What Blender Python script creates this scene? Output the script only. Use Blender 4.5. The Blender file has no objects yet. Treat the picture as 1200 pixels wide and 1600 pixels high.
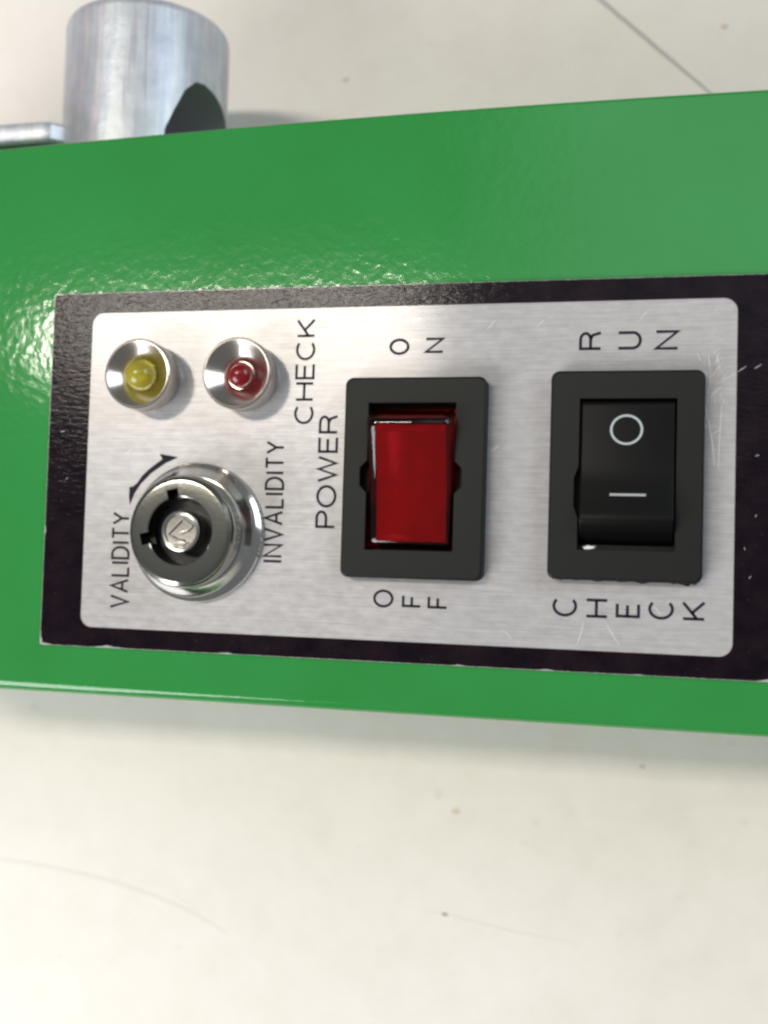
import bpy, bmesh, math, random
from mathutils import Vector, Matrix

# ------------------------------------------------------------------ camera, world, lamps, exposure
S = 0.001                                   # everything below is written in millimetres
scene = bpy.context.scene
col = scene.collection

cam_data = bpy.data.cameras.new("camera")
cam = bpy.data.objects.new("camera", cam_data)
col.objects.link(cam)
R = Matrix(((0.9736438860, -0.0191160569, 0.2272711147),
            (0.0298447741, 0.9985916224, -0.0438641205),
            (-0.2261125222, 0.0494908878, 0.9728431422)))
cam.matrix_world = Matrix.Translation(Vector((25.6428, -9.2159, 111.2964)) * S) @ R.to_4x4()
cam_data.sensor_fit = 'HORIZONTAL'
cam_data.sensor_width = 36.0
cam_data.lens = 36.0 * 1694.11 / 1200.0
cam_data.clip_start = 0.005
cam_data.clip_end = 50.0
cam_data.dof.use_dof = True
cam_data.dof.focus_distance = 0.1125
cam_data.dof.aperture_fstop = 28.0
scene.camera = cam

world = bpy.data.worlds.new("World")
scene.world = world
world.use_nodes = True
world.node_tree.nodes["Background"].inputs[0].default_value = (0.93, 0.97, 1.0, 1)
world.node_tree.nodes["Background"].inputs[1].default_value = 0.16

def area(name, loc, target, sx, sy, power, colour):
    d = bpy.data.lights.new(name, 'AREA')
    d.shape = 'RECTANGLE'
    d.size, d.size_y = sx * S, sy * S
    d.energy = power
    d.color = colour
    o = bpy.data.objects.new(name, d)
    col.objects.link(o)
    o.location = Vector(loc) * S
    v = (Vector(target) - Vector(loc)) * S
    o.rotation_euler = v.to_track_quat('-Z', 'Y').to_euler()
    return o

# ceiling luminaire whose mirror image lies along the top left of the plate
key = area("ceiling_luminaire", (-815, 530, 2000), (0, 0, 0), 850, 180, 24.0, (1.0, 0.925, 0.81))
key.rotation_euler = (0, 0, 0)
area("cool_fill", (560, 300, 430), (20, 20, 0), 420, 360, 2.4, (0.82, 0.91, 1.0))  # added cool fill lamp that brightens the right side, not a known window
for k, x0 in enumerate((-330, -235, -140)):      # stacked lamps added to give a bright ceiling reflection a soft edge
    area("ceiling_panel", ((x0 + 760) / 2, 850, 2000 + 12 * k), (0, 0, 0), 760 - x0, 1100, 0.95, (0.86, 0.94, 1.0)).rotation_euler = (0, 0, 0)
area("side_fill", (-430, -400, 380), (-40, -60, -40), 420, 360, 4.4, (0.98, 0.985, 1.0))  # added fill lamp, brightens the lower left table and softens shadows

scene.view_settings.view_transform = 'Standard'
scene.view_settings.look = 'None'
scene.view_settings.exposure = 0.0
scene.view_settings.gamma = 1.0
scene.view_settings.use_curve_mapping = False
scene.render.engine = 'CYCLES'
scene.cycles.filter_width = 2.6
scene.cycles.max_bounces = 10

# ------------------------------------------------------------------ helpers
random.seed(7)

def to_mesh(name, bm, smooth=None):
    bmesh.ops.scale(bm, vec=(S, S, S), verts=bm.verts)
    bmesh.ops.recalc_face_normals(bm, faces=bm.faces)
    me = bpy.data.meshes.new(name)
    bm.to_mesh(me)
    bm.free()
    if smooth is not None:
        for p in me.polygons:
            p.use_smooth = True
        me.set_sharp_from_angle(angle=math.radians(smooth))
    return me

def obj(name, bm, mat, parent=None, smooth=None, label=None):
    o = bpy.data.objects.new(name, to_mesh(name, bm, smooth))
    col.objects.link(o)
    o.data.materials.append(mat)
    if parent is not None:
        o.parent = parent
        # empties carry a location; meshes are written in world millimetres
        o.matrix_parent_inverse = Matrix.Translation(-world_loc(parent))
    if label:
        o["label"] = label
    return o

def world_loc(o):
    v = Vector(o.location)
    if o.parent is not None:
        v = v  # parents of parts are at their own world place
    return Vector(LOC.get(o.name, (0, 0, 0)))

LOC = {}

def empty(name, loc, parent=None, label=None):
    o = bpy.data.objects.new(name, None)
    o.empty_display_size = 0.004
    col.objects.link(o)
    w = Vector(loc) * S
    if parent is not None:
        o.parent = parent
        o.location = w - LOC[parent.name]
    else:
        o.location = w
    LOC[o.name] = w
    if label:
        o["label"] = label
    return o

def rrect(cx, cy, w, h, r, n=6):
    pts = []
    for sx, sy, a0 in ((1, 1, 0), (-1, 1, 90), (-1, -1, 180), (1, -1, 270)):
        ox, oy = cx + sx * (w / 2 - r), cy + sy * (h / 2 - r)
        for k in range(n + 1):
            a = math.radians(a0 + 90 * k / n)
            pts.append((ox + r * math.cos(a), oy + r * math.sin(a)))
    return pts

def loop(bm, pts, z):
    return [bm.verts.new((x, y, z)) for x, y in pts]

def bridge(bm, a, b):
    n = len(a)
    for i in range(n):
        bm.faces.new((a[i], a[(i + 1) % n], b[(i + 1) % n], b[i]))

def edges_of(bm, vs):
    out = []
    for i in range(len(vs)):
        a, b = vs[i], vs[(i + 1) % len(vs)]
        e = bm.edges.get((a, b)) or bm.edges.new((a, b))
        out.append(e)
    return out

def fill(bm, *loops):
    es = []
    for l in loops:
        es += edges_of(bm, l)
    bmesh.ops.triangle_fill(bm, use_beauty=True, edges=es)

def lathe(bm, prof, cx, cy, n=72):
    rings = []
    for r, z in prof:
        if r < 1e-6:
            rings.append([bm.verts.new((cx, cy, z))])
        else:
            rings.append([bm.verts.new((cx + r * math.cos(2 * math.pi * k / n),
                                        cy + r * math.sin(2 * math.pi * k / n), z)) for k in range(n)])
    for a, b in zip(rings, rings[1:]):
        if len(a) == 1 and len(b) == 1:
            continue
        if len(a) == 1:
            for i in range(n):
                bm.faces.new((a[0], b[i], b[(i + 1) % n]))
        elif len(b) == 1:
            for i in range(n):
                bm.faces.new((a[i], a[(i + 1) % n], b[0]))
        else:
            bridge(bm, a, b)
    return rings

def box(bm, x0, x1, y0, y1, z0, z1):
    m = Matrix.Translation(((x0 + x1) / 2, (y0 + y1) / 2, (z0 + z1) / 2)) @ Matrix.Diagonal((x1 - x0, y1 - y0, z1 - z0, 1))
    return bmesh.ops.create_cube(bm, size=1.0, matrix=m)["verts"]

def boolean(bm, cutters, op='DIFFERENCE'):
    """cut meshes (in mm) and give a bmesh back"""
    def tmp(b, n):
        bmesh.ops.recalc_face_normals(b, faces=b.faces)
        me = bpy.data.meshes.new(n); b.to_mesh(me); b.free()
        o = bpy.data.objects.new(n, me); col.objects.link(o); return o
    a = tmp(bm, "cut_a")
    cs = [tmp(c, "cut_b") for c in cutters]
    for c in cs:
        m = a.modifiers.new("b", 'BOOLEAN'); m.operation = op; m.object = c; m.solver = 'EXACT'
    dg = bpy.context.evaluated_depsgraph_get()
    me = bpy.data.meshes.new_from_object(a.evaluated_get(dg))
    out = bmesh.new(); out.from_mesh(me)
    for o in [a] + cs:
        d = o.data; bpy.data.objects.remove(o); bpy.data.meshes.remove(d)
    bpy.data.meshes.remove(me)
    return out

# ------------------------------------------------------------------ materials
def material(name, base=(0.5, 0.5, 0.5), rough=0.5, metal=0.0, **kw):
    m = bpy.data.materials.new(name)
    m.use_nodes = True
    b = m.node_tree.nodes["Principled BSDF"]
    b.inputs["Base Color"].default_value = (*base, 1)
    b.inputs["Roughness"].default_value = rough
    b.inputs["Metallic"].default_value = metal
    for k, v in kw.items():
        b.inputs[k].default_value = v
    return m, m.node_tree, b

def nd(nt, t, **props):
    n = nt.nodes.new(t)
    for k, v in props.items():
        setattr(n, k, v)
    return n

def mm_coords(nt, scale=(1, 1, 1), rot=(0, 0, 0)):
    g = nd(nt, "ShaderNodeNewGeometry")
    mp = nd(nt, "ShaderNodeMapping")
    mp.inputs["Scale"].default_value = tuple(1000 * s for s in scale)
    mp.inputs["Rotation"].default_value = rot
    nt.links.new(g.outputs["Position"], mp.inputs["Vector"])
    return mp.outputs["Vector"]

def noise(nt, vec, scale, detail=3, rough=0.55, dist=0.0):
    n = nd(nt, "ShaderNodeTexNoise")
    n.inputs["Scale"].default_value = scale
    n.inputs["Detail"].default_value = detail
    n.inputs["Roughness"].default_value = rough
    n.inputs["Distortion"].default_value = dist
    nt.links.new(vec, n.inputs["Vector"])
    return n.outputs["Fac"]

def ramp(nt, fac, stops):
    r = nd(nt, "ShaderNodeValToRGB")
    e = r.color_ramp.elements
    while len(e) < len(stops):
        e.new(0.5)
    for el, (p, c) in zip(e, stops):
        el.position = p
        el.color = (*c, 1) if len(c) == 3 else c
    nt.links.new(fac, r.inputs["Fac"])
    return r.outputs["Color"]

def mul(nt, a, b, op='MULTIPLY'):
    m = nd(nt, "ShaderNodeMath", operation=op)
    for i, v in enumerate((a, b)):
        if isinstance(v, (int, float)):
            m.inputs[i].default_value = v
        else:
            nt.links.new(v, m.inputs[i])
    return m.outputs[0]

def mixc(nt, fac, a, b, mode='MIX'):
    m = nd(nt, "ShaderNodeMix", data_type='RGBA', blend_type=mode)
    if isinstance(fac, (int, float)):
        m.inputs[0].default_value = fac
    else:
        nt.links.new(fac, m.inputs[0])
    for i, v in ((6, a), (7, b)):
        if isinstance(v, tuple):
            m.inputs[i].default_value = (*v, 1)
        else:
            nt.links.new(v, m.inputs[i])
    return m.outputs[2]

def bump(nt, bsdf, height, dist_mm, strength=1.0, coat=False):
    b = nd(nt, "ShaderNodeBump")
    b.inputs["Strength"].default_value = strength
    b.inputs["Distance"].default_value = dist_mm * S
    nt.links.new(height, b.inputs["Height"])
    nt.links.new(b.outputs["Normal"], bsdf.inputs["Normal"])
    if coat:
        nt.links.new(b.outputs["Normal"], bsdf.inputs["Coat Normal"])
    return b

# green gloss enamel with orange peel
M_green, nt, b = material("green_enamel", (0.022, 0.235, 0.045), 0.09)
v = mm_coords(nt)
peel = noise(nt, v, 0.95, 2.0, 0.5, 0.2)
bump(nt, b, peel, 0.024)
nt.links.new(ramp(nt, noise(nt, v, 0.06, 3), [(0.3, (0.026, 0.222, 0.044)), (0.7, (0.030, 0.246, 0.054))]), b.inputs["Base Color"])

# brushed aluminium face
M_alu, nt, b = material("brushed_aluminium", (0.80, 0.79, 0.77), 0.20, 0.10, Anisotropic=0.9)
b.inputs["Specular IOR Level"].default_value = 0.22
tg = nd(nt, "ShaderNodeCombineXYZ")
tg.inputs[1].default_value = 1.0
nt.links.new(tg.outputs[0], b.inputs["Tangent"])
streak = noise(nt, mm_coords(nt, (0.10, 3.2, 1)), 1.5, 4, 0.6)
blot = noise(nt, mm_coords(nt, (0.5, 0.9, 1), (0, 0, 0.5)), 1.3, 4, 0.6)
c1 = ramp(nt, streak, [(0.25, (0.39, 0.38, 0.375)), (0.75, (0.53, 0.52, 0.515))])
c2 = ramp(nt, blot, [(0.3, (0.86, 0.84, 0.85)), (0.7, (1.0, 1.0, 1.0))])
nt.links.new(mixc(nt, 1.0, c1, c2, 'MULTIPLY'), b.inputs["Base Color"])
rr = nd(nt, "ShaderNodeMapRange")
rr.inputs["From Min"].default_value = 0.3; rr.inputs["From Max"].default_value = 0.7
rr.inputs["To Min"].default_value = 0.16; rr.inputs["To Max"].default_value = 0.21
nt.links.new(blot, rr.inputs["Value"])
nt.links.new(rr.outputs[0], b.inputs["Roughness"])
bump(nt, b, mul(nt, streak, blot, 'ADD'), 0.0025)

M_alu_edge, nt, b = material("bare_aluminium_edge", (0.72, 0.71, 0.68), 0.35, 1.0)
bump(nt, b, noise(nt, mm_coords(nt), 4.0, 3), 0.03)
M_scratch, nt, b = material("scratched_aluminium", (0.70, 0.70, 0.72), 0.5, 0.5)

# black printed border
M_black, nt, b = material("black_print", (0.012, 0.008, 0.012), 0.13)
b.inputs["Specular IOR Level"].default_value = 0.11
v = mm_coords(nt, (0.35, 1, 1), (0, 0, 0.15))
fine = noise(nt, v, 2.2, 3, 0.6)
bump(nt, b, fine, 0.030)
nt.links.new(ramp(nt, noise(nt, mm_coords(nt), 0.35, 4, 0.65), [(0.3, (0.005, 0.003, 0.006)), (0.75, (0.015, 0.009, 0.012))]), b.inputs["Base Color"])

spk = nt.nodes["Principled BSDF"].inputs["Base Color"].links[0].from_socket
sp = ramp(nt, noise(nt, mm_coords(nt), 2.6, 2, 0.5), [(0.70, (0, 0, 0)), (0.80, (1, 1, 1))])
nt.links.new(mixc(nt, sp, spk, (0.05, 0.042, 0.045)), b.inputs["Base Color"])

M_ink, nt, b = material("black_ink", (0.014, 0.012, 0.022), 0.6)
b.inputs["Specular IOR Level"].default_value = 0.12
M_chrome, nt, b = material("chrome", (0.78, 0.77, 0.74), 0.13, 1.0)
bump(nt, b, noise(nt, mm_coords(nt), 0.9, 3), 0.01)
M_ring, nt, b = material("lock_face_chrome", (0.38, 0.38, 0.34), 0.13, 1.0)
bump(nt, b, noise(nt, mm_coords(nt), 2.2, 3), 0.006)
M_core, nt, b = material("lock_core_nickel", (0.62, 0.60, 0.56), 0.20, 1.0)
bump(nt, b, noise(nt, mm_coords(nt), 3.0, 3), 0.006)
M_bore_lock, nt, b = material("shaded_lock_bore", (0.045, 0.043, 0.038), 0.28, 1.0)  # bore walls darkened in colour so the recess reads as shaded
M_dark, nt, b = material("dark_bore", (0.01, 0.01, 0.01), 0.5)  # near-black base stands in for the shade at the bottom of the bore
M_nickel, nt, b = material("nickel_bezel", (0.66, 0.60, 0.54), 0.22, 1.0)
bump(nt, b, noise(nt, mm_coords(nt), 1.5, 2), 0.008)
M_yellow, nt, b = material("yellow_led_resin", (0.46, 0.40, 0.035), 0.2, 0.0, IOR=1.5)
b.inputs["Transmission Weight"].default_value = 0.35
b.inputs["Subsurface Weight"].default_value = 0.0
M_red_led, nt, b = material("red_led_resin", (0.24, 0.008, 0.016), 0.2, 0.0, IOR=1.5)
b.inputs["Transmission Weight"].default_value = 0.3

# black switch plastic
M_plastic, nt, b = material("charcoal_plastic", (0.008, 0.009, 0.008), 0.5)
b.inputs["Specular IOR Level"].default_value = 0.22
v = mm_coords(nt)
bump(nt, b, noise(nt, v, 5.0, 2), 0.010)
M_rocker, nt, b = material("black_rocker_plastic", (0.003, 0.003, 0.003), 0.45)
b.inputs["Specular IOR Level"].default_value = 0.14
bump(nt, b, noise(nt, mm_coords(nt), 6.0, 2), 0.006)
M_symbol, nt, b = material("white_symbol_paint", (0.40, 0.44, 0.45), 0.5)
M_red_shell, nt, b = material("dark_red_clear_plastic", (0.62, 0.022, 0.035), 0.05, 0.0, IOR=1.47)
b.inputs["Transmission Weight"].default_value = 1.0
bump(nt, b, noise(nt, mm_coords(nt), 0.5, 2), 0.012)
M_red, nt, b = material("red_diffuser_plastic", (0.40, 0.006, 0.010), 0.14)
b.inputs["Specular IOR Level"].default_value = 0.25
v = mm_coords(nt)
nt.links.new(ramp(nt, noise(nt, v, 0.5, 2, 0.5), [(0.3, (0.40, 0.016, 0.026)), (0.7, (0.50, 0.022, 0.032))]), b.inputs["Base Color"])
bump(nt, b, noise(nt, v, 4.0, 2), 0.012)

# zinc plated steel
M_zinc, nt, b = material("zinc_plated_steel", (0.66, 0.67, 0.68), 0.47, 0.6)
v = mm_coords(nt, (1.0, 0.06, 1.0))
st = noise(nt, v, 0.55, 3, 0.6)
vv = mm_coords(nt)
patch = noise(nt, vv, 0.35, 4, 0.6)
cz = ramp(nt, st, [(0.30, (0.50, 0.45, 0.55)), (0.44, (0.70, 0.73, 0.75)), (0.56, (0.58, 0.62, 0.70)), (0.64, (0.66, 0.60, 0.68)), (0.74, (0.76, 0.78, 0.76))])  # lilac and grey plating streaks, also painted in place of reflected bands
cz2 = ramp(nt, patch, [(0.35, (0.82, 0.84, 0.84)), (0.7, (1, 1, 1))])
nt.links.new(mixc(nt, 1.0, cz, cz2, 'MULTIPLY'), b.inputs["Base Color"])
bump(nt, b, mul(nt, noise(nt, vv, 1.2, 5, 0.65), mul(nt, patch, 1.5), 'MULTIPLY'), 0.05)
M_bore, nt, b = material("dull_drilled_steel", (0.46, 0.44, 0.47), 0.6, 0.1)
bump(nt, b, noise(nt, mm_coords(nt), 1.6, 3), 0.05)

# table laminate
M_table, nt, b = material("white_laminate", (0.74, 0.71, 0.66), 0.42)
v = mm_coords(nt)
base = ramp(nt, noise(nt, v, 0.018, 4, 0.55), [(0.3, (0.715, 0.665, 0.605)), (0.7, (0.78, 0.74, 0.69))])
fineb = ramp(nt, noise(nt, v, 0.16, 7, 0.75), [(0.28, (0.945, 0.935, 0.92)), (0.58, (1, 1, 1))])
col1 = mixc(nt, 1.0, base, fineb, 'MULTIPLY')
vor = nd(nt, "ShaderNodeTexVoronoi")
vor.inputs["Scale"].default_value = 0.085
nt.links.new(v, vor.inputs["Vector"])
thr = mul(nt, noise(nt, v, 0.11, 2), 0.16)
dots = nd(nt, "ShaderNodeMapRange")
nt.links.new(vor.outputs["Distance"], dots.inputs["Value"])
dots.inputs["From Min"].default_value = 0.03; dots.inputs["From Max"].default_value = 0.085
dots.inputs["To Min"].default_value = 0.32; dots.inputs["To Max"].default_value = 0.0
col2 = mixc(nt, mul(nt, dots.outputs[0], ramp(nt, noise(nt, v, 0.05, 1), [(0.5, (0, 0, 0)), (0.62, (1, 1, 1))])), col1, (0.30, 0.25, 0.21))
nt.links.new(col2, b.inputs["Base Color"])
bump(nt, b, noise(nt, v, 0.6, 3), 0.02)
M_mark, nt, b = material("grey_scuff", (0.44, 0.41, 0.39), 0.6)
M_mark2, nt, b = material("faint_scuff", (0.69, 0.645, 0.60), 0.6)
M_spot, nt, b = material("tan_spot", (0.58, 0.50, 0.41), 0.6)

# ------------------------------------------------------------------ the table
ZT = -40.3
bm = bmesh.new()
box(bm, -420, 420, -420, 420, ZT - 18, ZT)
table = obj("table", bm, M_table)
table["kind"] = "structure"

def ribbon(bm, pts, w, z, taper=True):
    n = len(pts); L = []; Rr = []
    for i, p in enumerate(pts):
        a = Vector(pts[max(i - 1, 0)]); c = Vector(pts[min(i + 1, n - 1)])
        d = (c - a).normalized(); nrm = Vector((-d.y, d.x))
        t = i / (n - 1)
        k = w / 2 * ((0.25 + 0.75 * math.sin(math.pi * min(max(t, 0.02), 0.98)) ** 0.5) if taper else 1.0)
        q = Vector(p)
        L.append(bm.verts.new((*(q + nrm * k), z))); Rr.append(bm.verts.new((*(q - nrm * k), z)))
    for i in range(n - 1):
        bm.faces.new((L[i], L[i + 1], Rr[i + 1], Rr[i]))

def curve3(a, b_, c, n=24, jit=0.0):
    out = []
    for i in range(n + 1):
        t = i / n
        x = a[0] * (1 - t) * (1 - t) + 2 * b_[0] * t * (1 - t) + c[0] * t * t
        y = a[1] * (1 - t) * (1 - t) + 2 * b_[1] * t * (1 - t) + c[1] * t * t
        out.append((x + random.uniform(-jit, jit), y + random.uniform(-jit, jit)))
    return out

for name, pts, w, m in (
        ("scuff_line", curve3((8.5, 80.5), (21.5, 68.2), (36.0, 54.2), jit=0.05), 0.62, M_mark),
        ("scuff_line", curve3((-75, -57.0), (-47, -56.6), (-31.5, -64.2)), 0.45, M_mark2),
        ("scuff_line", curve3((-2.0, -57.9), (8, -59.4), (19, -60.4), jit=0.08), 0.35, M_mark2)):
    bm = bmesh.new(); ribbon(bm, pts, w, ZT + 0.02)
    obj(name, bm, m, table)
for x, y, r, m in ((1.8, -44.0, 0.55, M_spot), (11.3, -47.5, 0.45, M_mark2), (32.1, -52.9, 0.5, M_mark2), (24.4, -58.5, 0.45, M_mark2),
                   (-38.8, -67.1, 0.4, M_mark2), (-58.1, -70.6, 0.40, M_mark2), (0.6, -58.3, 0.32, M_mark2), (38.2, -32.2, 0.5, M_mark2),
                   (-17.5, 61.5, 0.5, M_spot), (-19.5, 55.5, 0.5, M_mark2), (14.0, 61.5, 0.4, M_mark2), (27, -36, 0.4, M_spot), (-64, -33.5, 0.6, M_mark2),
                   (-12, -50, 0.35, M_mark2), (40, -42.4, 0.6, M_mark2), (-5, 66, 0.45, M_mark2), (36, 65, 0.5, M_spot)):
    bm = bmesh.new()
    n = 10; ph = random.random() * 6
    vs = [bm.verts.new((x + r * (0.75 + 0.4 * random.random()) * math.cos(ph + 6.2832 * k / n) * 1.2,
                        y + r * (0.75 + 0.4 * random.random()) * math.sin(ph + 6.2832 * k / n) * 0.8, ZT + 0.02)) for k in range(n)]
    bm.faces.new(vs)
    obj("dirt_speck", bm, m, table)

# ------------------------------------------------------------------ the control box
control = empty("control_box", (0, 6, ZT))
control["label"] = "green painted metal control box with switch plate lying on the white table"
control["category"] = "control box"

# housing: a folded profile in YZ drawn along X, upper edge a hair out of square
def housing_profile(ytop):
    pr = []
    rb, rt, zf = 1.25, 0.45, -0.3
    for k in range(9):                                # lower front edge
        a = math.radians(180 + 90 - 90 * k / 8)
        pr.append((-25.45 + rb + rb * math.sin(math.radians(-90 + 90 * k / 8)), zf - rb + rb * math.cos(math.radians(-90 + 90 * k / 8))))
    for k in range(7):                                # upper front edge
        a = math.radians(90 * k / 6)
        pr.append((ytop - rt + rt * math.sin(a), zf - rt + rt * math.cos(a)))
    pr.append((ytop, ZT)); pr.append((-25.45, ZT))
    return pr

bm = bmesh.new()
rings = []
xs = [-82 + 164 * i / 40 for i in range(41)]
for x in xs:
    yt = 38.85 - 0.00022 * (x - 22) ** 2 + 0.12 * (x / 50 if x < 0 else 0)
    rings.append([bm.verts.new((x, y, z)) for y, z in housing_profile(yt)])
for a, c in zip(rings, rings[1:]):
    bridge(bm, a, c)
bm.faces.new(rings[0]); bm.faces.new(rings[-1])
housing = obj("housing", bm, M_green, control, smooth=40)

# ---- name plate: aluminium sheet, printed border, lettering
bm = bmesh.new()
pl = rrect(0.2, 0.05, 80.2, 40.0, 0.25, 2)
a = loop(bm, pl, -0.3); c = loop(bm, pl, 0.0)
bridge(bm, a, c); bm.faces.new(c)
plate = obj("name_plate", bm, M_alu, control, label="brushed aluminium name plate with black printed border")
LOC[plate.name] = Vector((0, 0, 0))

bm = bmesh.new()
outer = []
corners = [(40.25, 20.02), (-39.85, 20.02), (-39.85, -19.92), (40.25, -19.92)]
chips = [(-39.85, -19.9, 1.6, 0.45), (-31.5, -19.92, 1.8, 0.35), (-17.5, -19.92, 0.9, 0.22), (8.0, -19.92, 0.8, 0.2), (17, -19.92, 0.9, 0.18),
         (-39.85, -7.0, 0.5, 0.25), (39.6, -19.9, 2.4, 0.9), (-39.85, 20.0, 1.2, 0.2), (26, -19.92, 0.5, 0.15)]
for i in range(4):
    p0, p1 = Vector(corners[i]), Vector(corners[(i + 1) % 4])
    n = int((p1 - p0).length / 0.22)
    d = (p1 - p0).normalized(); nin = Vector((-d.y, d.x))
    for k in range(n):
        q = p0 + (p1 - p0) * (k / n)
        ins = 0.0 + 0.035 * random.random()
        for (hx, hy, w, dep) in chips:
            dd = math.hypot(q.x - hx, q.y - hy)
            if dd < w:
                ins += 0.7 * dep * (1 - dd / w) * random.uniform(0.6, 1.1)
        if k == 0:
            e = nin + Vector((d.x, d.y)); q = q + e * ins
        else:
            q = q + nin * ins
        outer.append((q.x, q.y))
inner = rrect(0.0, 0.0, 69.93, 35.46, 1.35, 10)
zt = 0.035
lo, li = loop(bm, outer, zt), loop(bm, inner, zt)
fill(bm, lo, li)
lo2 = loop(bm, outer, 0.004); li2 = loop(bm, inner, 0.004)
bridge(bm, lo, lo2); bridge(bm, li, li2)
obj("printed_border", bm, M_black, plate)

# ---- stroke lettering
def arc(cx, cy, rx, ry, a0, a1, n=16):
    return [(cx + rx * math.cos(math.radians(a0 + (a1 - a0) * k / n)), cy + ry * math.sin(math.radians(a0 + (a1 - a0) * k / n))) for k in range(n + 1)]

def glyph(ch):
    """(width, strokes) on a cap height of 1"""
    G = {
        'A': (0.74, [[(0, 0), (0.37, 1), (0.74, 0)], [(0.13, 0.34), (0.61, 0.34)]]),
        'C': (0.76, [arc(0.40, 0.5, 0.40, 0.5, 48, 312, 28)]),
        'D': (0.70, [[(0.30, 1), (0, 1), (0, 0), (0.30, 0)] , arc(0.28, 0.5, 0.42, 0.5, -90, 90, 18)]),
        'E': (0.58, [[(0.58, 1), (0, 1), (0, 0), (0.58, 0)], [(0, 0.52), (0.52, 0.52)]]),
        'F': (0.54, [[(0.54, 1), (0, 1), (0, 0)], [(0, 0.5), (0.47, 0.5)]]),
        'H': (0.68, [[(0, 0), (0, 1)], [(0.68, 0), (0.68, 1)], [(0, 0.52), (0.68, 0.52)]]),
        'I': (0.02, [[(0.01, 0), (0.01, 1)]]),
        'K': (0.68, [[(0, 0), (0, 1)], [(0.66, 1), (0, 0.34)], [(0.24, 0.58), (0.68, 0)]]),
        'L': (0.52, [[(0, 1), (0, 0), (0.52, 0)]]),
        'N': (0.70, [[(0, 0), (0, 1), (0.70, 0), (0.70, 1)]]),
        'O': (0.82, [arc(0.41, 0.5, 0.41, 0.5, 0, 360, 40)]),
        'P': (0.62, [[(0, 0), (0, 1), (0.36, 1)] + arc(0.36, 0.74, 0.26, 0.26, 90, -90, 14) + [(0, 0.48)]]),
        'R': (0.66, [[(0, 0), (0, 1), (0.38, 1)] + arc(0.38, 0.75, 0.26, 0.25, 90, -90, 14) + [(0, 0.5)], [(0.40, 0.5), (0.56, 0.40), (0.62, 0.15), (0.66, 0)]]),
        'T': (0.64, [[(0, 1), (0.64, 1)], [(0.32, 1), (0.32, 0)]]),
        'U': (0.66, [[(0, 1), (0, 0.33)] + arc(0.33, 0.33, 0.33, 0.33, 180, 360, 18) + [(0.66, 1)]]),
        'V': (0.70, [[(0, 1), (0.35, 0), (0.70, 1)]]),
        'W': (0.98, [[(0, 1), (0.25, 0), (0.49, 1), (0.73, 0), (0.98, 1)]]),
        'Y': (0.68, [[(0, 1), (0.34, 0.45), (0.68, 1)], [(0.34, 0.45), (0.34, 0)]]),
    }
    return G[ch]

def stroke(bm, pts, w, z):
    """constant-width line with mitred joins"""
    P = [Vector(p) for p in pts]
    Q = [P[0]]
    for p in P[1:]:
        if (p - Q[-1]).length > 1e-4:
            Q.append(p)
    closed = (Q[0] - Q[-1]).length < 1e-3
    if closed:
        Q = Q[:-1]
    n = len(Q); L = []; Rr = []
    for i in range(n):
        if closed:
            d0 = (Q[i] - Q[i - 1]).normalized(); d1 = (Q[(i + 1) % n] - Q[i]).normalized()
        else:
            d0 = (Q[i] - Q[i - 1]).normalized() if i else (Q[1] - Q[0]).normalized()
            d1 = (Q[i + 1] - Q[i]).normalized() if i < n - 1 else d0
        n0 = Vector((-d0.y, d0.x)); n1 = Vector((-d1.y, d1.x))
        m = n0 + n1
        m = m.normalized() if m.length > 1e-6 else n0
        k = w / 2 / max(m.dot(n0), 0.42)
        L.append(bm.verts.new((*(Q[i] + m * k), z))); Rr.append(bm.verts.new((*(Q[i] - m * k), z)))
    for i in range(n if closed else n - 1):
        j = (i + 1) % n
        bm.faces.new((L[i], L[j], Rr[j], Rr[i]))

ZL = 0.012
def put_letter(bm, ch, xt, xb, y0, width, w):
    """letter turned a quarter left: cap top at x=xt, foot at x=xb, running up +Y from y0"""
    gw, strokes = glyph(ch)
    h = xb - xt - w
    for s in strokes:
        pts = [(xb - w / 2 - v * h, y0 + w / 2 + (u / gw if gw > 0.1 else 0.5) * max(width - w, 0.0)) for u, v in s]
        stroke(bm, pts, w, ZL)

def word(text, xt0, xb0, xt1, xb1, y0, y1, w, gap):
    bm = bmesh.new()
    tot = sum(glyph(c)[0] for c in text)
    ws = [glyph(c)[0] for c in text]
    nI = len(text) - 1
    k = (y1 - y0 - gap * nI - w * len(text)) / tot
    y = y0
    for c, g in zip(text, ws):
        L = g * k + w
        t = (y + L / 2 - y0) / (y1 - y0)
        put_letter(bm, c, xt0 + (xt1 - xt0) * t, xb0 + (xb1 - xb0) * t, y, L, w)
        y += L + gap
    return obj("lettering", bm, M_ink, plate)

word("VALIDITY", -31.50, -29.15, -31.55, -29.40, -15.5, -4.75, 0.28, 0.21)
word("INVALIDITY", -13.70, -11.40, -13.72, -11.55, -9.9, 3.3, 0.28, 0.24)
word("CHECK", -10.65, -8.45, -10.70, -8.52, 5.1, 16.6, 0.28, 0.30)
word("POWER", -7.88, -5.60, -7.82, -5.62, -6.05, 6.1, 0.29, 0.30)

def stacked(items, w):
    bm = bmesh.new()
    for ch, xt, xb, y0, y1 in items:
        put_letter(bm, ch, xt, xb, y0, y1 - y0, w)
    return obj("lettering", bm, M_ink, plate)

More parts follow.
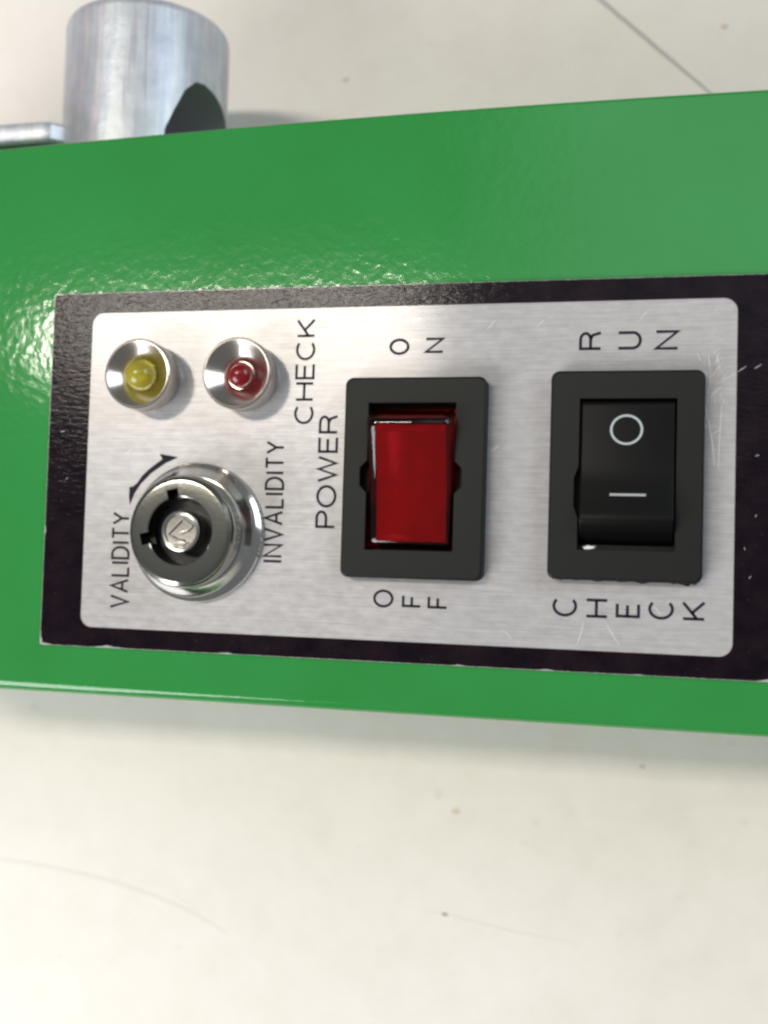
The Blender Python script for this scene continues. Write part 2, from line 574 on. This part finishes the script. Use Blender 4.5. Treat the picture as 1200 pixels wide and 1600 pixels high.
stacked([('O', -0.30, 1.88, 12.48, 14.24), ('N', 3.52, 5.60, 12.62, 14.28)], 0.29)
stacked([('O', -1.25, 0.95, -14.25, -12.35), ('F', 1.85, 3.97, -14.12, -12.78), ('F', 4.58, 6.74, -14.15, -12.80)], 0.28)
stacked([('R', 19.55, 21.86, 12.70, 14.62), ('U', 23.33, 25.78, 12.70, 14.58), ('N', 27.04, 29.42, 12.62, 14.62)], 0.30)
stacked([('C', 17.46, 19.94, -14.42, -12.36), ('H', 20.72, 23.05, -14.42, -12.50), ('E', 23.74, 26.12, -14.30, -12.78),
         ('C', 26.90, 29.38, -14.35, -12.34), ('K', 30.10, 32.42, -14.30, -12.36)], 0.30)

# curved two-ended arrow round the lock
LX, LY = -21.25, -6.85
bm = bmesh.new()
arrow = [(-26.14, 1.79), (-25.16, 1.63), (-23.88, 1.42), (-25.4, 0.74), (-27.03, -0.35), (-28.3, -1.64), (-28.96, -2.64), (-29.5, -3.99),
         (-29.66, -2.98), (-29.62, -1.97), (-29.2, -1.87), (-28.79, -1.57), (-28.13, -0.65), (-27.32, 0.1), (-26.51, 0.69), (-25.81, 1.19)]
fill(bm, loop(bm, arrow, ZL))
obj("arrow_mark", bm, M_ink, plate)

# scratches and scuffs on the plate
bm = bmesh.new()
def scr(x0, y0, x1, y1, w, bend=0.0, z=0.008):
    mx, my = (x0 + x1) / 2 - (y1 - y0) * bend, (y0 + y1) / 2 + (x1 - x0) * bend
    ribbon(bm, curve3((x0, y0), (mx, my), (x1, y1), 8), w * 0.62, z)
for _ in range(34):
    x, y = random.gauss(32.6, 0.75), random.gauss(9.5, 2.2)
    a = random.gauss(1.45, 0.35); l = random.uniform(0.4, 1.8)
    if x > 34.7: continue
    scr(x, y, x + l * math.cos(a), y + l * math.sin(a), random.uniform(0.03, 0.10), random.uniform(-.1, .1), 0.006 + 0.0001 * _)
for s in ((32.6, 4.0, 33.4, 4.6, .09, 0), (33.2, 9.2, 34.9, 10.2, .07, 0), (31.7, 8.2, 33.0, 1.0, .12, .05), (33.6, 7.0, 33.4, 0.5, .10, -.02),
          (15.2, 15.2, 16.0, 16.0, .07, 0), (10.1, 15.0, 10.9, 16.0, .08, 0), (20.6, -14.8, 20.0, -17.2, .10, .05), (22.8, -14.9, 24.2, -17.0, .10, -.05),
          (27.4, -13.0, 28.2, -13.9, .10, 0), (9.8, -5.5, 9.4, -9.2, .14, .08), (10.9, 2.2, 11.6, 3.0, .08, 0), (12.5, -16, 13.5, -17, .06, 0),
          (-30.5, 1.5, -29.5, 2.4, .05, 0), (-9.7, 1.0, -8.9, 1.4, .06, 0), (25.5, 15.6, 26.2, 16.6, .06, 0), (9.6, 4.9, 9.9, 7.4, .10, 0.02)):
    scr(*s)
obj("scratches", bm, M_scratch, plate)["kind"] = "stuff"
for (x, y, l, a) in ((36.6, 10.6, 0.8, 0.6), (35.0, 10.3, 1.0, 0.6), (36.4, -10, 0.3, 1), (36.8, 2.0, 0.4, 0.3), (36.0, -7.2, 0.25, 2), (-37.5, -1.2, 0.3, 0.6), (-38.4, 4.2, 0.5, 0.2), (36.9, -4.0, .3, 1.2)):
    bm = bmesh.new()
    ribbon(bm, curve3((x, y), (x + l * math.cos(a) / 2, y + l * math.sin(a) / 2), (x + l * math.cos(a), y + l * math.sin(a)), 4), 0.05, 0.045)
    obj("border_scratch", bm, M_scratch, plate)

# ------------------------------------------------------------------ indicator lamps
def indicator(x, y, mat, lens_r, tip, label):
    root = empty("indicator_lamp", (x, y, 0), control, label)
    bm = bmesh.new()
    lathe(bm, [(3.35, 0.02), (3.55, 0.05), (3.62, 0.3), (3.70, 1.0), (3.80, 1.12), (3.86, 1.3), (3.86, 3.1), (3.82, 3.32), (3.70, 3.45), (3.55, 3.47),
               (3.45, 3.40), (3.0, 3.02), (2.2, 2.40), (1.6, 2.0), (1.5, 1.9), (0, 1.85)], x, y, 80)
    obj("bezel", bm, M_nickel, root, smooth=28)
    bm = bmesh.new()
    pr = [(0, 1.88), (lens_r + .0, 1.88), (lens_r, 2.0)]
    zb = tip - lens_r * 1.0
    pr.append((lens_r, max(zb, 2.1)))
    for k in range(1, 10):
        a = math.radians(90 * k / 9)
        pr.append((lens_r * math.cos(a), max(zb, 2.1) + (tip - max(zb, 2.1)) * math.sin(a)))
    pr[-1] = (0, tip)
    lathe(bm, pr, x, y, 48)
    obj("lens", bm, mat, root, smooth=50)

indicator(-27.6, 10.2, M_yellow, 1.75, 4.0, "yellow lens lamp in polished nickel cup")
indicator(-16.15, 10.15, M_red_led, 1.4, 3.3, "red lens lamp in polished nickel cup")

# ------------------------------------------------------------------ tubular key lock
lock = empty("key_lock", (LX, LY, 0), control, "round chrome tubular key lock")
bm = bmesh.new()
lathe(bm, [(0, 0.02), (7.45, 0.02), (7.62, 0.15), (7.66, 0.45), (7.55, 0.7), (7.2, 0.95), (6.75, 1.5), (6.4, 2.1), (6.1, 2.5), (0, 2.5)], LX, LY, 112)
obj("flange", bm, M_chrome, lock, smooth=30)
bm = bmesh.new()
lathe(bm, [(5.9, 2.2), (6.0, 2.3), (6.02, 4.0), (5.98, 4.35), (5.75, 4.75), (5.35, 4.98), (5.1, 5.0), (3.72, 5.0), (3.6, 4.92), (3.55, 4.75), (3.55, 2.2), (5.9, 2.2)], LX, LY, 112)
cut = []
for ang, ln in ((103, 4.5), (193, 4.5)):
    c = bmesh.new()
    vs = box(c, 2.8, ln, -0.62, 0.62, 3.4, 6.0)
    bmesh.ops.rotate(c, verts=c.verts, cent=(0, 0, 0), matrix=Matrix.Rotation(math.radians(ang), 3, 'Z'))
    bmesh.ops.translate(c, verts=c.verts, vec=(LX, LY, 0))
    cut.append(c)
bmesh.ops.remove_doubles(bm, verts=bm.verts, dist=1e-5)
bm = boolean(bm, cut)
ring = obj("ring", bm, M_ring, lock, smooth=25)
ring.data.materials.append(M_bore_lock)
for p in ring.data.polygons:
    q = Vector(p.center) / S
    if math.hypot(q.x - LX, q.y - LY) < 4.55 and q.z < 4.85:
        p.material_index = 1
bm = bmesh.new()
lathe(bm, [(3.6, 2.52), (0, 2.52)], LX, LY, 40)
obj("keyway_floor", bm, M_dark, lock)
bm = bmesh.new()
lathe(bm, [(2.2, 2.53), (2.22, 4.5), (2.15, 4.72), (1.98, 4.80), (1.82, 4.76), (1.70, 4.55), (0, 4.50)], LX, LY, 56)
core = obj("core", bm, M_core, lock, smooth=30)
LOC[core.name] = Vector((0, 0, 0))
# stamped emblem on the core: a tilted diamond outline with two curved bars
bm = bmesh.new()
def bar(bm, pts, w, z0, z1):
    for (ax, ay), (bx_, by_) in zip(pts, pts[1:]):
        d = Vector((bx_ - ax, by_ - ay)); n = Vector((-d.y, d.x)).normalized() * w / 2
        q = [(ax + n.x, ay + n.y), (bx_ + n.x, by_ + n.y), (bx_ - n.x, by_ - n.y), (ax - n.x, ay - n.y)]
        lo_ = [bm.verts.new((LX + x, LY + y, z0)) for x, y in q]
        q2 = [(ax + n.x * .45, ay + n.y * .45), (bx_ + n.x * .45, by_ + n.y * .45), (bx_ - n.x * .45, by_ - n.y * .45), (ax - n.x * .45, ay - n.y * .45)]
        hi_ = [bm.verts.new((LX + x, LY + y, z1)) for x, y in q2]
        bridge(bm, lo_, hi_); bm.faces.new(hi_)
bar(bm, [(-1.45, -0.35), (0.10, 1.25)], 0.30, 4.49, 4.80)
bar(bm, [(0.16, 1.25), (1.35, 0.55)], 0.30, 4.49, 4.79)
bar(bm, [(-1.40, -0.45), (-0.3, -1.0), (0.45, -1.05)], 0.42, 4.49, 4.81)
bar(bm, [(0.0, -0.2), (0.75, 0.05), (1.3, 0.5)], 0.30, 4.49, 4.78)
bar(bm, [(-0.6, -1.45), (0.3, -1.5), (1.0, -1.1)], 0.22, 4.49, 4.76)
obj("emblem", bm, M_core, core)

# ------------------------------------------------------------------ rocker switches
def switch_frame(cx, cy, cav, bumps, root, notch=True, z1=1.8):
    """frame with cavity cav=(x0,x1,y0,y1); bumps = pivot bulges of the cavity (side, y, half height, depth)"""
    bm = bmesh.new()
    W, H = 15.0, 21.0
    lv = [loop(bm, rrect(cx, cy, W, H, 0.85), 0.02), loop(bm, rrect(cx, cy, W, H, 0.85), z1 - 0.35),
          loop(bm, rrect(cx, cy, W - 0.14, H - 0.14, 0.80), z1 - 0.12), loop(bm, rrect(cx, cy, W - 0.5, H - 0.5, 0.68), z1)]
    for a, c in zip(lv, lv[1:]):
        bridge(bm, a, c)
    x0, x1, y0, y1 = cav
    pts = [(x1, y0)]
    for side, yb, hh, dep in bumps:
        if side > 0:
            pts += [(x1, yb - hh), (x1 + dep, yb - hh * 0.55), (x1 + dep, yb + hh * 0.55), (x1, yb + hh)]
    pts += [(x1, y1), (x0, y1)]
    for side, yb, hh, dep in bumps:
        if side < 0:
            pts += [(x0, yb + hh), (x0 - dep, yb + hh * 0.55), (x0 - dep, yb - hh * 0.55), (x0, yb - hh)]
    pts += [(x0, y0)]
    t = loop(bm, pts, z1)
    fill(bm, lv[-1], t)
    bt = loop(bm, pts, 0.03)
    bridge(bm, t, bt); bm.faces.new(bt)
    return obj("frame", bm, M_plastic, root, smooth=14)

def zprof(prof, y):
    for (ya, za), (yb, zb) in zip(prof, prof[1:]):
        if min(ya, yb) <= y <= max(ya, yb):
            return za + (zb - za) * (y - ya) / (yb - ya)
    return prof[-1][1]

def smooth_prof(ctrl, n=6):
    out = []
    for i in range(len(ctrl) - 1):
        p0 = ctrl[max(i - 1, 0)]; p1 = ctrl[i]; p2 = ctrl[i + 1]; p3 = ctrl[min(i + 2, len(ctrl) - 1)]
        for k in range(n):
            t = k / n
            out.append(tuple(0.5 * (2 * p1[j] + (p2[j] - p0[j]) * t + (2 * p0[j] - 5 * p1[j] + 4 * p2[j] - p3[j]) * t * t + (3 * p1[j] - p0[j] - 3 * p2[j] + p3[j]) * t ** 3) for j in (0, 1)))
    out.append(ctrl[-1])
    return out

def rocker_body(bm, x0, x1, prof, zb, r=0.45):
    """profile (y,z) drawn across X with rounded side edges"""
    cols = []
    for dx, dz in ((0, -r), (0.12 * r, -0.45 * r), (0.45 * r, -0.12 * r), (r, 0)):
        cols.append((x0 + dx, dz))
    for dx, dz in reversed(((0, -r), (0.12 * r, -0.45 * r), (0.45 * r, -0.12 * r), (r, 0))):
        cols.append((x1 - dx, dz))
    grid = [[bm.verts.new((x, y, max(z + dz, zb + 0.01))) for (y, z) in prof] for x, dz in cols]
    for a, c in zip(grid, grid[1:]):
        for i in range(len(prof) - 1):
            bm.faces.new((a[i], a[i + 1], c[i + 1], c[i]))
    for g in (grid[0], grid[-1]):
        lo = [bm.verts.new((v.co.x, v.co.y, zb)) for v in g]
        for i in range(len(g) - 1):
            bm.faces.new((g[i], g[i + 1], lo[i + 1], lo[i]))
    a0 = [c[0] for c in grid]; a1 = [c[-1] for c in grid]
    for row in (a0, a1):
        lo = [bm.verts.new((v.co.x, v.co.y, zb)) for v in row]
        for i in range(len(row) - 1):
            bm.faces.new((row[i], row[i + 1], lo[i + 1], lo[i]))
    bmesh.ops.remove_doubles(bm, verts=bm.verts, dist=0.004)
    bmesh.ops.holes_fill(bm, edges=[e for e in bm.edges if e.is_boundary], sides=0)

# red illuminated switch
red = empty("rocker_switch", (2.95, -0.65, 0), control, "rocker switch with red lens rocker in black frame")
switch_frame(2.95, -0.65, (-1.95, 7.35, -8.25, 7.15), ((-1, -0.6, 1.7, 0.75), (1, -0.6, 1.7, 0.75)), red)
top = [(6.75, 0.4), (6.35, 1.7), (5.75, 2.9), (5.35, 3.55), (5.05, 3.78), (4.6, 3.75)]
face = smooth_prof([(4.6, 3.75), (2.4, 3.05), (-0.7, 2.25), (-4.0, 1.85), (-6.9, 1.75)], 5)
bot = [(-7.35, 1.68), (-7.75, 1.4), (-7.95, 0.9), (-8.0, 0.3)]
prof = top[:-1] + face + bot
bm = bmesh.new()
rocker_body(bm, -1.85, 7.28, prof, 0.1, 1.15)
rk = obj("rocker", bm, M_red_shell, red, smooth=45)
LOC[rk.name] = Vector((0, 0, 0))
bm = bmesh.new()
ys = [4.70 - 11.9 * k / 30 for k in range(31)]
xs_ = [-0.80, -0.80, -0.55, 6.22, 6.47, 6.47]
dz_ = [-9, -0.62, -0.40, -0.40, -0.62, -9]
g = [[bm.verts.new((x, y, max(zprof(prof, y) + d - (0.25 if k in (0, 30) else 0), 0.3))) for k, y in enumerate(ys)] for x, d in zip(xs_, dz_)]
for a, c in zip(g, g[1:]):
    for i in range(30):
        bm.faces.new((a[i], a[i + 1], c[i + 1], c[i]))
for k in (0, 30):
    lo = [bm.verts.new((c[k].co.x, c[k].co.y, 0.3)) for c in g[1:-1]]
    ring = [c[k] for c in g[1:-1]]
    for i in range(3):
        bm.faces.new((ring[i], ring[i + 1], lo[i + 1], lo[i]))
obj("lens_insert", bm, M_red, rk, smooth=45)

# black run / check switch
blk = empty("rocker_switch", (24.45, -0.17, 0), control, "plain black rocker switch with white ring and bar symbols")
switch_frame(24.45, -0.17, (19.85, 29.30, -7.65, 7.50), ((-1, -1.9, 2.6, 0.42),), blk)
top = [(7.32, 0.4), (7.30, 1.35), (7.12, 1.62), (6.8, 1.72)]
face = smooth_prof([(6.8, 1.72), (3.5, 1.76), (0.3, 1.98), (-2.0, 2.55), (-4.2, 3.25)], 5)
bot = [(-4.55, 3.32), (-4.9, 3.25), (-5.35, 2.85), (-5.9, 2.1), (-6.5, 1.2), (-7.0, 0.4)]
profb = top[:-1] + face + bot
bm = bmesh.new()
rocker_body(bm, 20.05, 29.12, profb, 0.1, 0.22)
rkb = obj("rocker", bm, M_rocker, blk, smooth=40)
LOC[rkb.name] = Vector((0, 0, 0))
bm = bmesh.new()
A = []; B = []
for k in range(48):
    a = 6.28318 * k / 48
    for Lst, r in ((A, 1.60), (B, 1.37)):
        x, y = 24.47 + r * 1.0 * math.cos(a), 4.36 + r * 0.95 * math.sin(a)
        Lst.append(bm.verts.new((x, y, zprof(profb, y) + 0.03)))
bridge(bm, A, B)
obj("ring_symbol", bm, M_symbol, rkb)
bm = bmesh.new()
g = [[bm.verts.new((x, y, zprof(profb, y) + 0.03)) for y in (-2.05, -2.15, -2.27)] for x in (22.98, 24.7, 26.45)]
for a, c in zip(g, g[1:]):
    for i in range(2):
        bm.faces.new((a[i], a[i + 1], c[i + 1], c[i]))
obj("bar_symbol", bm, M_symbol, rkb)
# bright metal fleck stuck at the lower corner of the cavity, ragged moulding flash under the frame
bm = bmesh.new()
fl = [(20.45, -7.35), (20.9, -7.15), (21.4, -7.25), (21.75, -7.2), (21.6, -7.5), (21.0, -7.62), (20.6, -7.58)]
a = loop(bm, fl, 1.82); c = loop(bm, [(21.1 + (x - 21.1) * .7, -7.4 + (y + 7.4) * .7) for x, y in fl], 1.98)
bridge(bm, a, c); bm.faces.new(c)
obj("metal_fleck", bm, M_scratch, blk)
bm = bmesh.new()
pts = [(17.6, -10.5)]
x = 17.6
while x < 31.0:
    x += random.uniform(0.25, 0.6)
    pts.append((x, -10.68 - random.random() ** 2 * 0.24 * (0.3 + (x - 17.6) / 14)))
pts += [(31.3, -10.5)]
a = loop(bm, pts, 0.02); c = loop(bm, pts, 0.30)
bridge(bm, a, c); fill(bm, c)
obj("moulding_flash", bm, M_plastic, blk)

# ------------------------------------------------------------------ zinc plated fitting behind the box
fit = empty("steel_fitting", (-39.3, 46, ZT))
fit["label"] = "zinc plated round steel bar with a cross hole behind the green box"
fit["category"] = "steel fitting"
CX, CZ, RR = -39.3, -20.0, 10.7
def ylathe(bm, prof, cx, cz, n=96):
    rings = []
    for r, y in prof:
        rings.append([bm.verts.new((cx + r * math.cos(6.2831853 * k / n), y, cz + r * math.sin(6.2831853 * k / n))) for k in range(n)])
    for a, c in zip(rings, rings[1:]):
        bridge(bm, a, c)
    bm.faces.new(rings[0]); bm.faces.new(rings[-1])
bm = bmesh.new()
ylathe(bm, [(RR, 38.9), (RR, 58.9), (RR - 0.12, 59.5), (RR - 0.45, 60.0), (RR - 0.95, 60.3)], CX, CZ)
c = bmesh.new()
th = math.radians(15)
hole = [(6.3, 43.8), (5.35, 46.5), (4.2, 49.2), (2.77, 50.7), (1.3, 50.9), (-0.93, 50.3), (-2.77, 49.6), (-4.5, 48.6), (-6.1, 47.0), (-7.3, 44.5), (-7.5, 41), (6.6, 41)]
axv, sv = Vector((math.cos(th), 0, math.sin(th))), Vector((-math.sin(th), 0, math.cos(th)))
def hole_ring(d):
    return [c.verts.new(Vector((CX, y, CZ)) + axv * d + sv * q) for q, y in hole]
h0, h1 = hole_ring(-3.0), hole_ring(20.0)
bridge(c, h0, h1); c.faces.new(h0); c.faces.new(h1)
# faces of the drilled wall get the dull bore steel
bm = boolean(bm, [c])
o = obj("round_bar", bm, M_zinc, fit, smooth=35)
o.data.materials.append(M_bore)
for p in o.data.polygons:
    q = Vector(p.center) / S - Vector((CX, 0, CZ))
    if q.x * q.x + q.z * q.z < (RR - 0.3) ** 2 and 39.2 < q.y < 58:
        p.material_index = 1
bm = bmesh.new()
# welded strap beside it: outline in XZ, thickness along Y
out = [(-84, -11.6), (-49.3, -11.1), (-48.2, -11.3), (-47.5, -11.9), (-42.6, -17.0), (-42.6, ZT + 0.02), (-84, ZT + 0.02)]
lv = []
for y, k in ((42.75, 0.45), (43.0, 0.12), (43.25, 0.0), (45.0, 0.0), (45.35, 0.15), (45.5, 0.4)):
    lv.append([bm.verts.new((x - (k if x > -50 else 0), y, z - (k if z > -20 else 0))) for x, z in out])
for a, c in zip(lv, lv[1:]):
    bridge(bm, a, c)
bm.faces.new(lv[0]); bm.faces.new(lv[-1])
obj("strap", bm, M_zinc, fit, smooth=30)
